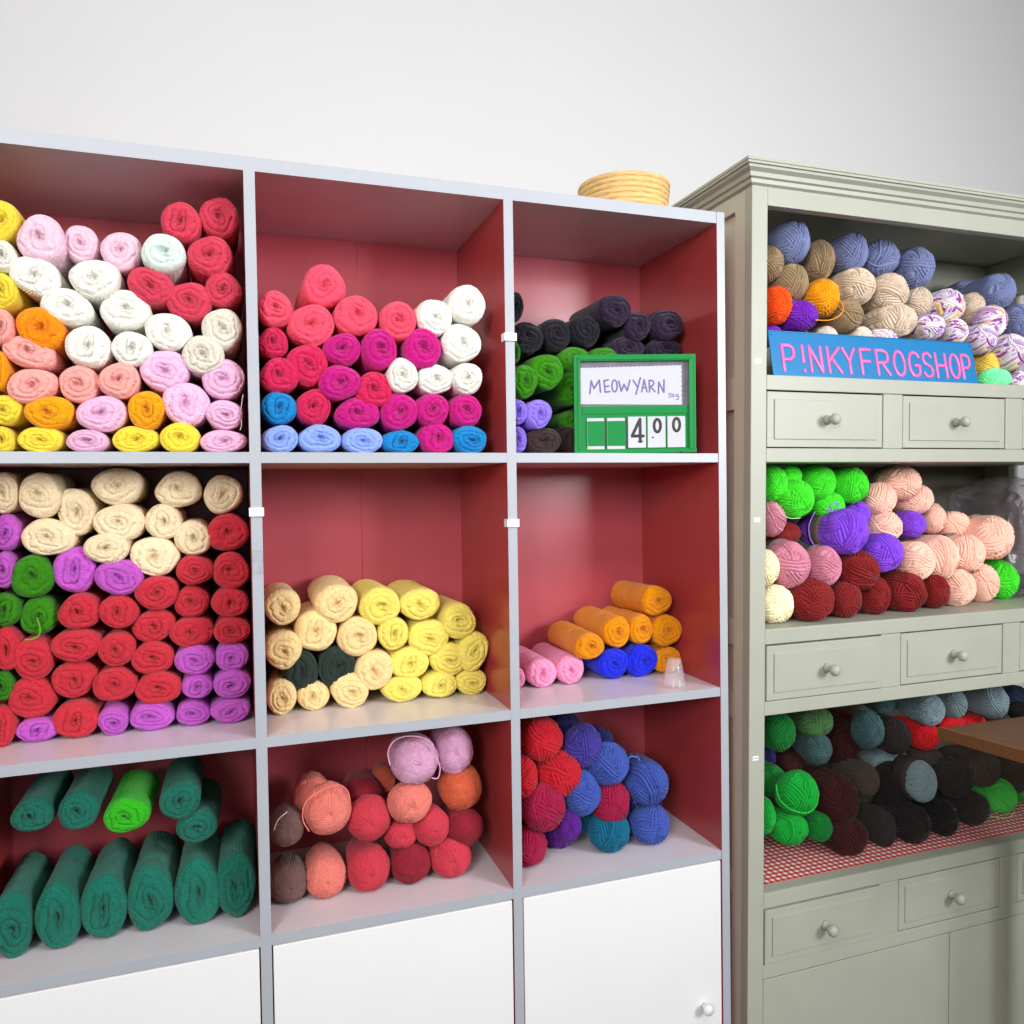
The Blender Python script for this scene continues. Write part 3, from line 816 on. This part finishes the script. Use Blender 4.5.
# loose strands and paper bands: parts of their yarn
def strand(o, pts, hexc, rad=.0011):
    bpy.context.view_layer.update()
    mi = o.matrix_world.inverted()
    bm = bmesh.new()
    P_ = [Vector(p) for p in pts]
    out = []
    for i in range(len(P_)-1):
        p0, p1, p2, p3 = P_[max(i-1, 0)], P_[i], P_[i+1], P_[min(i+2, len(P_)-1)]
        for k in range(6):
            t = k/6
            out.append(.5*((2*p1)+(p2-p0)*t+(2*p0-5*p1+4*p2-p3)*t*t+(3*p1-p0-3*p2+p3)*t*t*t))
    out.append(P_[-1])
    tube(bm, out, rad, 6)
    bm.transform(mi)
    s = obj('loose_strand', bm, yarn_mat(hexc, 'ball'), o)
    return s
def px(pl, Y): return [bp(u, v, 1, Y) for u, v in pl]
# green tail in the middle left cubby
strand(find(ML, 'G', 39, 616), px([(37, 618), (40, 628), (39, 635), (33, 639), (25, 640)], .098), '6FA81E')
strand(find(ML, 'RD', 76, 716), px([(76, 722), (71, 729), (69, 737)], .108), 'CF1C2F', .002)
# pale loop hanging down the upper left cubby
strand(find(UL, 'LP', 224, 415), px([(243, 395), (241, 410), (241.5, 425), (240, 430)], .022), 'E8D8E4', .0007)
strand(find(LM, 'li', 415, 760), px([(390, 765), (388, 752), (394, 741), (405, 736.5), (420, 737), (430, 742), (434, 750)], .055), 'E8A8CE')
strand(find(LM, 'li', 415, 760), px([(432, 778), (438, 778), (440, 768), (437, 758)], .055), 'E8A8CE')
strand(find(LM, 'sa', 328, 808), px([(309, 831), (303, 820), (304, 806), (312, 796), (325, 789), (338, 785), (347, 790), (350, 800)], .045), 'F0786E')
strand(find(LM, 'gb', 287, 828), px([(274, 830), (278, 820), (287, 812)], .04), 'C8B4B4', .0008)
strand(find(CU, 'go', 822, 297), px([(816, 320), (830, 320), (841, 314), (843, 306), (839, 300)], .035), 'F0A00C')
strand(find(CU, 'sl', 914, 268), px([(928, 290), (931, 300), (931, 310), (926, 318)], .07), 'A9AEC8', .0007)
strand(find(CMm, 'gr', 795, 498), px([(776, 503), (781, 512), (789, 518), (800, 518)], .03), 'C8E0B0', .0009)
strand(find(CMm, 'pp', 845, 532), px([(826, 508), (832, 512), (831, 505), (838, 503), (836, 511)], .03), '9A66E6', .0012)
strand(find(CMm, 'pp', 845, 532), px([(815, 512), (809, 525), (810, 538), (814, 545)], .03), '9A66E6', .0010)
strand(find(CL, 'eg', 797, 792), px([(776, 785), (779, 798), (790, 809), (806, 813), (816, 806), (818, 795)], .035), '1FC840', .0012)
strand(find(CL, 'lg', 1000, 800), px([(990, 816), (1000, 818), (1010, 817), (1014, 812)], .075), '8CE07C', .0010)
strand(find(LR, 'bl', 646, 782), px([(626, 762), (630, 757), (637, 757), (640, 761)], .09), '7A84C8', .0009)

def band(o, y0, y1, m, k=1.02):
    """paper sleeve around the long axis of a ball, in the ball's own space"""
    bm = bmesh.new()
    pr = [(math.sqrt(max(.05, 1-(y/3.1)**2))*k+.03, y) for y in [y0+(y1-y0)*i/4 for i in range(5)]]
    pr = [(r+.10, y) for r, y in pr]
    lathe(bm, pr, 40, 'Y')
    return obj('paper_band', bm, m, o)
for cub, c, u, v, y0, y1, m in ((CMm, 'pc', 991, 538, .9, 1.7, 'band'), (CMm, 'pp', 845, 532, .6, 1.5, 'band'), (CMm, 'ma', 789, 564, .6, 1.4, 'band'), (CMm, 'ma', 824, 566, .6, 1.4, 'band'),
                             (CMm, 'pc', 965, 553, .7, 1.5, 'band'), (CMm, 'pc', 901, 478, .7, 1.6, 'band'), (CL, 'gy', 920, 781, .3, 1.5, 'band2')):
    band(find(cub, c, u, v), y0, y1, M[m])

# rear halves of two long skeins that show behind their labels are the same kind of yarn, lying further back
# ------------------------------------------------------------------ price sign
SY = .022
def cr5(x, y, Y=SY):
    p = bp(560+x/6.827, 340+y/6.827, 1, Y); return p
SYAW = -.30
pc_ = bp(634.7, 404, 1, .036)
zd = (pc_-CAM).dot(_f)/F_PX
PXM = zd/6.827                      # metres per pixel of the close-up
SW2, SH = (922-97)*PXM*.5, (770-98)*PXM
sign = thing('price_sign', 'green plastic price sign with white card and 4.00 on flip numbers', 'price sign', (pc_.x, .036, .0012), rot=(0, 0, SYAW))
sx0, sx1, szt, szb = -SW2, SW2, SH, .0
def SX(x): return sx0+(x-97)/(922-97)*(sx1-sx0)
def SZ(y): return szt+(y-98)/(770-98)*(szb-szt)
bm = bmesh.new()
def sb(x0, x1, y0, y1, d0, d1, bev=.0008, mi=0): box(bm, SX(x0), SX(x1), d0, d1, SZ(y1), SZ(y0), mi, bev)
sb(92, 925, 98, 142, -.006, .006); sb(92, 132, 140, 745, -.006, .006); sb(885, 925, 140, 745, -.006, .006); sb(92, 928, 738, 768, -.006, .006)
# raised inner lip
sb(118, 136, 120, 740, -.0075, -.003); sb(878, 896, 120, 740, -.0075, -.003); sb(118, 896, 118, 134, -.0075, -.003)
obj('frame', bm, M['green_pl'], sign)
bm = bmesh.new(); sb(128, 890, 138, 448, .001, .003, 0); obj('silver_panel', bm, M['silver'], sign)
bm = bmesh.new(); sb(128, 890, 446, 742, -.003, .004)
sb(150, 870, 455, 500, -.0042, -.002, .0006)
obj('lower_panel', bm, M['green_pl'], sign)
# card with zigzag edges
bm = bmesh.new()
pts = []
xa, xb, ya, yb = 130, 836, 182, 446
n = 46
for i in range(n+1): pts.append((xa+(xb-xa)*i/n, ya-13*i/n+(5 if i % 2 else 0)))
n = 17
for i in range(1, n+1): pts.append((xb-(6 if i % 2 else 0), ya-13+(yb-ya+8)*i/n))
for i in range(1, n+1): pts.append((xa+(6 if i % 2 else 0), yb-(yb-ya)*i/n))
f1 = bm.faces.new([bm.verts.new((SX(x), -.0008, SZ(y))) for x, y in pts])
ex = bmesh.ops.extrude_face_region(bm, geom=[f1])
for v in ex['geom']:
    if isinstance(v, bmesh.types.BMVert): v.co.y += .0012
bmesh.ops.recalc_face_normals(bm, faces=bm.faces)
card = obj('paper_card', bm, M['paper'], sign)
card['label'] = 'white zigzag-edged card with purple handwriting'
# handwriting
def arcp(cx, cy, rx, ry, a0, a1, n=14):
    return [(cx+rx*math.cos(math.radians(a0+(a1-a0)*i/n)), cy+ry*math.sin(math.radians(a0+(a1-a0)*i/n))) for i in range(n+1)]
HW = [[(203,358),(212,272)],[(212,272),(232,325),(268,268)],[(268,268),(276,350)],
      [(300,272),(308,350)],[(300,273),(330,266)],[(305,312),(332,308)],[(308,350),(340,345)],
      arcp(372,308,18,40,-90,270,20),
      [(402,275),(418,345),(438,298),(458,342),(478,270)],
      [(500,270),(528,315)],[(550,256),(518,366)],
      [(558,350),(575,268),(594,350)],[(562,322),(590,320)],
      [(612,352),(610,272)],arcp(618,292,24,20,-90,90,10)+[(614,312),(650,350)],
      [(672,362),(676,285)],[(676,285),(710,355)],[(710,355),(712,270)]]
bm = bmesh.new()
for st in HW: stroke(bm, [(SX(x), -.0009, SZ(y)) for x, y in st], .0015, 8, .2, (0, 1, 0))
for st in ([(762,362),(745,362),(744,374),(758,376),(758,388),(742,388)], arcp(773,377,7,10,0,360,12), arcp(800,378,8,9,-30,330,12)+[(808,372),(812,395),(806,405),(795,404)]):
    tube(bm, [(SX(x), -.0009, SZ(y)) for x, y in st], .0008, 6, .3, (0, 1, 0))
obj('lettering', bm, M['purple_ink'], card)
# flip cards
for i, (x0, x1) in enumerate(((180, 298), (316, 440))):
    bm = bmesh.new(); sb(x0, x1, 527, 738, -.0045, -.003, .0003); f = obj('number_slot', bm, M['paper'], sign)
    bm = bmesh.new(); sb(x0+2, x1, 548, 715, -.0068, -.0046, .0006); obj('blank_flap', bm, M['green_pl'], f)
    bm = bmesh.new(); sb(x1+1, x1+8, 525, 735, -.0055, -.0042, .0002); obj('slot_divider', bm, M['black_pl'], f)
DIG = {'4': [[(540,538),(484,652)],[(484,652),(562,652)],[(540,538),(540,690)]]}
for i, (x0, x1) in enumerate(((458, 580), (592, 714), (728, 850))):
    bm = bmesh.new(); sb(x0, x1, 520, 732, -.0065, -.003, .0006); f = obj('number_card', bm, M['paper'], sign)
    bm = bmesh.new()
    if i == 0: sts, w = DIG['4'], .0027
    elif i == 1: sts, w = [arcp(658, 583, 22, 43, 0, 360, 24)], .0026
    else: sts, w = [arcp(790, 578, 22, 43, 0, 360, 24)], .0026
    for st in sts: stroke(bm, [(SX(x), -.0066, SZ(y)) for x, y in st], w, 8, .15, (0, 1, 0))
    if i == 0: tube(bm, [(SX(528), -.0066, SZ(690)), (SX(553), -.0066, SZ(690))], .0016, 8, .2, (0, 1, 0))
    if i == 1: tube(bm, [(SX(626), -.0066, SZ(663)), (SX(627), -.0066, SZ(664))], .0017, 8, .2, (0, 1, 0))
    obj('printed_number', bm, M['black_pl'], f)
for x in (218, 820):
    bm = bmesh.new(); box(bm, SX(x-10), SX(x+10), -.009, .012, 0, .0022, 0, .0005); obj('foot', bm, M['black_pl'], sign)

# ------------------------------------------------------------------ blue name plate
PY = .006
pl_bl, pl_br = bp(773.5, 373.2, 1, PY), bp(978, 381.6, 1, PY)
PW = pl_br.x-pl_bl.x; PH = (bp(870, 336, 1, .017).z-S1)/math.cos(math.radians(11))
plate = thing('name_plate', 'blue embossed plate with pink raised letters standing before the yarn balls', 'sign', ((pl_bl.x+pl_br.x)/2, PY, S1+.0004), rot=(math.radians(-11), 0, 0))
bm = bmesh.new()
box(bm, -PW/2, PW/2, 0, .0022, 0, PH, 0, .0008)
p_ = obj('metal_plate', bm, M['blue_tin'], plate)
bm = bmesh.new()
for pts in ([(-PW/2+.001, 0, PH-.001), (PW/2-.001, 0, PH-.001)], [(-PW/2+.001, 0, .001), (-PW/2+.001, 0, PH-.001)], [(PW/2-.001, 0, .001), (PW/2-.001, 0, PH-.001)]):
    tube(bm, pts, .0011, 8)
obj('rolled_rim', bm, M['blue_tin'], plate)
bm = bmesh.new()
for x in (-PW/2+.007, PW/2-.007):
    lathe(bm, [(.0001, -.0004), (.0014, -.0003), (.0014, .0001)], 14, 'Y', (x, 0, PH-.008))
obj('nail_hole', bm, M['gapm'], plate)
def LXp(x): return (x-45)/915*PW-PW/2
def LZp(t): return PH*(1-(.32+.57*t))    # t 0 top .. 1 bottom of letters
GL = {'P': [[(0,1),(0,0)], [(0,0),(.6,0),(.95,.1),(1,.27),(.9,.45),(.6,.55),(0,.55)]],
      '!': [[(.5,0),(.5,.62)], [(.5,.95),(.5,1.0)]],
      'N': [[(0,1),(0,0)], [(0,0),(1,1)], [(1,1),(1,0)]],
      'K': [[(0,1),(0,0)], [(.95,0),(0,.58)], [(.3,.42),(1,1)]],
      'Y': [[(0,0),(.5,.5)], [(1,0),(.5,.5)], [(.5,.5),(.5,1)]],
      'F': [[(0,1),(0,0)], [(0,0),(.95,0)], [(0,.48),(.8,.48)]],
      'R': [[(0,1),(0,0)], [(0,0),(.6,0),(.92,.1),(.97,.25),(.9,.42),(.6,.5),(0,.5)], [(.4,.5),(1,1)]],
      'O': [[(.5+.5*math.cos(a*PI/12), .5+.5*math.sin(a*PI/12)) for a in range(25)]],
      'G': [[(.97,.2),(.8,.05),(.5,0),(.2,.08),(.03,.3),(0,.5),(.03,.7),(.2,.92),(.5,1),(.8,.95),(.97,.8),(.97,.55),(.6,.55)]],
      'S': [[(.95,.17),(.75,.03),(.45,0),(.12,.08),(.03,.25),(.15,.42),(.5,.5),(.85,.6),(.97,.77),(.85,.93),(.5,1),(.2,.97),(.02,.83)]],
      'H': [[(0,0),(0,1)], [(1,0),(1,1)], [(0,.5),(1,.5)]]}
for ch, x0, x1 in (('P',93,140),('!',165,188),('N',206,252),('K',282,334),('Y',348,398),('F',425,472),('R',496,548),('O',572,620),('G',642,690),('S',708,750),('H',770,815),('O',836,880),('P',896,934)):
    bm = bmesh.new()
    for st in GL[ch]:
        stroke(bm, [(LXp(x0+(x1-x0)*a), -.0004, LZp(b)) for a, b in st], .0036, 10, .5, (0, 1, 0))
    obj('raised_letter', bm, M['pink_en'], plate)

# ------------------------------------------------------------------ small things
def put(name, label, cat, bm, m, group=None): return tag(obj(name, bm, m), label, cat, group)
# upturned clear cup
cpz = bp(680, 689, 2, ZB)
bm = bmesh.new()
lathe(bm, [(.0205, 0), (.0212, .0006), (.0205, .0016), (.0175, .026), (.0135, .0500), (.0115, .0525), (.0001, .053), (.0001, .0515), (.0105, .0512), (.0125, .049), (.0165, .026), (.0195, .0016)], 40, 'Z', (0, 0, 0))
cup = tag(smooth(obj('plastic_cup', bm, M['clear'], loc=(cpz.x-.001, cpz.y+.018, ZB))), 'small clear cup standing upside down on the white shelf edge', 'cup')
# clips on the dividers
for (u, v, lab) in ((508.5, 337, 'white plastic clip on the divider between the upper middle and upper right cubbies'),
                    (258, 512, 'white plastic clip on the divider right of the red skeins'),
                    (511, 523, 'white plastic clip on the divider beside the empty back of the centre cubby')):
    p = bp(u, v, 1, 0)
    bm = bmesh.new()
    w, hh = .0105, .0065
    box(bm, -w, w, -.0035, -.0012, -hh, hh, 0, .0006)
    box(bm, -w, -w+.0022, -.0015, .014, -hh, hh, 0, .0005); box(bm, w-.0022, w, -.0015, .014, -hh, hh, 0, .0005)
    for k in (-.004, 0, .0045): box(bm, k-.0004, k+.0004, -.004, -.0034, -.002, .002, 0)
    xd = 0 if u < 400 else P
    tag(obj('shelf_clip', bm, M['clip'], loc=(xd, -.0004, p.z)), lab, 'clip', 'white clips on the shelf dividers')
for (u, v, lab) in ((758.5, 361, 'small white price sticker on the cabinet edge beside the blue plate'),
                    (757, 520, 'upper small white sticker on the cabinet edge beside the mauve balls'),
                    (757, 758, 'small white sticker on the cabinet edge beside the lowest yarn balls')):
    p = bp(u, v, 1, -.002)
    bm = bmesh.new(); box(bm, -.0065, .0065, -.0006, 0, -.004, .004, 0)
    s = tag(obj('price_sticker', bm, M['clip'], loc=(CX0+.014+LEAN*(p.z-ZPIV), -.0021, p.z)), lab, 'sticker', 'stickers on the cabinet edge')
    bm = bmesh.new()
    for a, b in ((-.005, -.003), (-.001, .0005), (.0015, .0025), (.0035, .005)): box(bm, a, b, -.00075, -.0006, -.001, .0012, 0)
    obj('printed_mark', bm, M['purple_ink'], s)
# grey tape on the divider
bm = bmesh.new(); box(bm, -.0068, .0068, -.0008, -.0002, -.018, .018, 0)
tag(obj('worn_tape', bm, mat('worn_grey_tape', 'A0A2A8', .6, .3, .15, 80), loc=(0, -.0001, bp(262, 562, 1, 0).z)), 'worn grey tape strip on the divider below the white clip', 'tape')
# coiled basket on top of the red shelf
bk0, bk1 = bp(582, 200, 1, .16), bp(664, 205, 1, .16)
bm = bmesh.new(); R0 = (bk1.x-bk0.x)/2
n = 9
pr = [(.0001, .001)]
for i in range(n):
    zz = .004+i*.0095
    for k in range(5):
        a = -PI/2+PI*k/4
        pr.append((R0-.012+.001*i+.0046*math.cos(a), zz+.0046*(math.sin(a)+1)))
rt = pr[-1]
pr += [(rt[0]-.006, rt[1]+.001), (rt[0]-.010, rt[1]-.004), (rt[0]-.014, .012), (.0001, .010)]
lathe(bm, pr, 48)
tag(obj('straw_basket', bm, M['wicker'], loc=((bk0.x+bk1.x)/2, .16, H1+TT)), 'light straw coiled basket on top of the red shelf', 'basket')
# carton on top of the cabinet
q0, q1 = bp(952, 195, 1, .12), bp(996, 196, 1, .12)
zt_ = .5245
ct = thing('cardboard_box', 'pale tan cardboard box on top of the cream cabinet', 'box', ((q0.x+q1.x)/2, .17, zt_))
ww = (q1.x-q0.x)/2
bm = bmesh.new(); box(bm, -ww, ww*.7, -.05, .05, 0, .04, 0, .001); obj('carton', bm, M['carton'], ct)
bm = bmesh.new(); box(bm, ww*.702, ww, -.0505, .0505, 0, .0405, 0, .001); obj('end_sleeve', bm, M['paper'], ct)
# base under the crown so that things stand on a real top
cp('cover_board', CX0-.028, CX1+.028, -.03, YB+.01, .5142, .5242, 'paint', 0)
lean_cabinet()
# gingham cloth
bm = bmesh.new()
box(bm, -.45, .45, -.12, .13, 0, .0012, 0)
tag(obj('gingham_cloth', bm, M['gingham'], loc=(1.354+LEAN*(S3-ZPIV), .148, S3)), 'red and white gingham cloth lining the lowest cabinet shelf', 'cloth')

# wooden table in front of the cabinet, only its corner reaches into view
A0 = bp(941, 728, 1, -.07); ztab = A0.z
A1 = bp(1024, 760, 2, ztab-.016); tx_ = (A1.x-A0.x)*(.43/(-.07-A1.y))
poly = [(A0.x, -.07), (A0.x+.62, -.07), (A0.x+.62+tx_, -.50), (A0.x+tx_, -.50)]
tab = thing('wooden_table', 'brown wooden table corner jutting in front of the lowest cabinet bay', 'table', (A0.x+.45, -.3, FLOOR))
def pslab(name, poly, z0, z1, m):
    bm = bmesh.new()
    f = bm.faces.new([bm.verts.new((x-(A0.x+.45), y+.3, z1-FLOOR)) for x, y in poly])
    e = bmesh.ops.extrude_face_region(bm, geom=[f])
    for v in e['geom']:
        if isinstance(v, bmesh.types.BMVert): v.co.z -= z1-z0
    bmesh.ops.recalc_face_normals(bm, faces=bm.faces)
    bmesh.ops.bevel(bm, geom=list(bm.edges), offset=.0012, segments=2, affect='EDGES')
    return obj(name, bm, M[m], tab)
def lerp(a, b, t): return (a[0]+(b[0]-a[0])*t, a[1]+(b[1]-a[1])*t)
NP = 4
for i in range(NP):
    t0, t1 = i/NP+.001, (i+1)/NP-.001
    pslab('plank', [lerp(poly[0], poly[3], t0), lerp(poly[1], poly[2], t0), lerp(poly[1], poly[2], t1), lerp(poly[0], poly[3], t1)], ztab-.012, ztab, 'wood')
pslab('edge_lip', [(poly[0][0]-.006, -.066), (poly[0][0]+.004, -.066), (poly[3][0]+.004, -.504), (poly[3][0]-.006, -.504)], ztab-.021, ztab+.0015, 'woodl')
for fx, fy in ((.45, .12), (.9, .12), (.45, .88), (.9, .88)):
    a = lerp(poly[0], poly[3], fy); b = lerp(poly[1], poly[2], fy); c = lerp(a, b, fx)
    bm = bmesh.new(); box(bm, c[0]-.02-(A0.x+.45), c[0]+.02-(A0.x+.45), c[1]-.02+.3, c[1]+.02+.3, 0, ztab-.012-FLOOR, 0, .002)
    obj('leg', bm, M['wood'], tab)

# clear bag with dark contents in the middle bay
bag = thing('plastic_bag', 'crinkled clear plastic bag of dusky yarn at the right of the middle bay', 'bag', (1.715, .175, S2_))
bm = bmesh.new(); bmesh.ops.create_icosphere(bm, subdivisions=5, radius=1)
for v in bm.verts:
    d = v.co.normalized()
    n = mnoise.fractal(d*2.6, .8, 2.2, 5)
    n2 = abs(mnoise.noise(d*7))*.12
    r = 1+.12*n-n2
    s = lambda t, p: math.copysign(abs(t)**p, t)
    q = Vector((s(d.x, .6)*.10, s(d.y, .6)*.12, s(d.z, .6)*.135))*r
    q.x = max(-.092, min(q.x, .085)); q.y = min(q.y, .135)
    q.z = max(q.z, -.139)
    v.co = q+Vector((0, 0, .14))
for f in bm.faces: f.smooth = True
obj('bag_film', bm, M['bag'], bag)
for i, (x, y, z, r) in enumerate(((0.02, -.02, .052, .048), (-.04, .05, .055, .05), (.01, .0, .14, .052), (.03, .04, .21, .038))):
    s = bpy.data.objects.new('bagged_yarn', BF[i % 3]); COL.objects.link(s); s.parent = bag
    s.location = (x, y, z); s.scale = (r, r*1.1, r)
    s.material_slots[0].link = 'OBJECT'; s.material_slots[0].material = yarn_mat('3E303A', 'ball')

# ------------------------------------------------------------------ lights
def area(name, loc, target, size, power, color=(1, 1, 1), sy=None):
    l = bpy.data.lights.new(name, 'AREA'); l.energy = power; l.color = color; l.size = size
    if sy: l.shape = 'RECTANGLE'; l.size_y = sy
    o = bpy.data.objects.new(name, l); COL.objects.link(o); o.location = loc
    d = Vector(target)-Vector(loc)
    o.rotation_euler = d.to_track_quat('-Z', 'Y').to_euler()
    return o
def aimed(o, deg):
    o.data.spread = math.radians(deg); return o
aimed(area('ceiling_panel_light', (.2, -1.7, 1.40), (.4, 0, .1), 2.2, 13, (1, .985, .96), .5), 150)
aimed(area('window_light', (2.1, -2.3, .5), (.5, 0, .2), .8, 24, (.95, .97, 1), .8), 120)
aimed(area('shop_lamp', (-1.1, -2.3, .6), (.4, 0, .2), .8, 16, (1, .98, .95), .8), 120)
w = bpy.data.worlds.new('world'); SC.world = w; w.use_nodes = True
nt = w.node_tree; bg = nt.nodes['Background']
tc = nt.nodes.new('ShaderNodeTexCoord'); sx = nt.nodes.new('ShaderNodeSeparateXYZ'); cr_ = nt.nodes.new('ShaderNodeValToRGB')
mr = nt.nodes.new('ShaderNodeMapRange'); mr.inputs['From Min'].default_value = -.5; mr.inputs['From Max'].default_value = .5
nt.links.new(tc.outputs['Generated'], sx.inputs[0]); nt.links.new(sx.outputs[2], mr.inputs['Value']); nt.links.new(mr.outputs[0], cr_.inputs[0])
cr_.color_ramp.elements[0].color = (.10, .10, .10, 1); cr_.color_ramp.elements[0].position = .3
cr_.color_ramp.elements[1].color = (.93, .96, 1, 1); cr_.color_ramp.elements[1].position = .7
nt.links.new(cr_.outputs[0], bg.inputs[0])
bg.inputs[1].default_value = .40

SC.view_settings.view_transform = 'Standard'
SC.view_settings.look = 'None'
SC.view_settings.gamma = 1
SC.view_settings.use_curve_mapping = False
SC.view_settings.exposure = .5
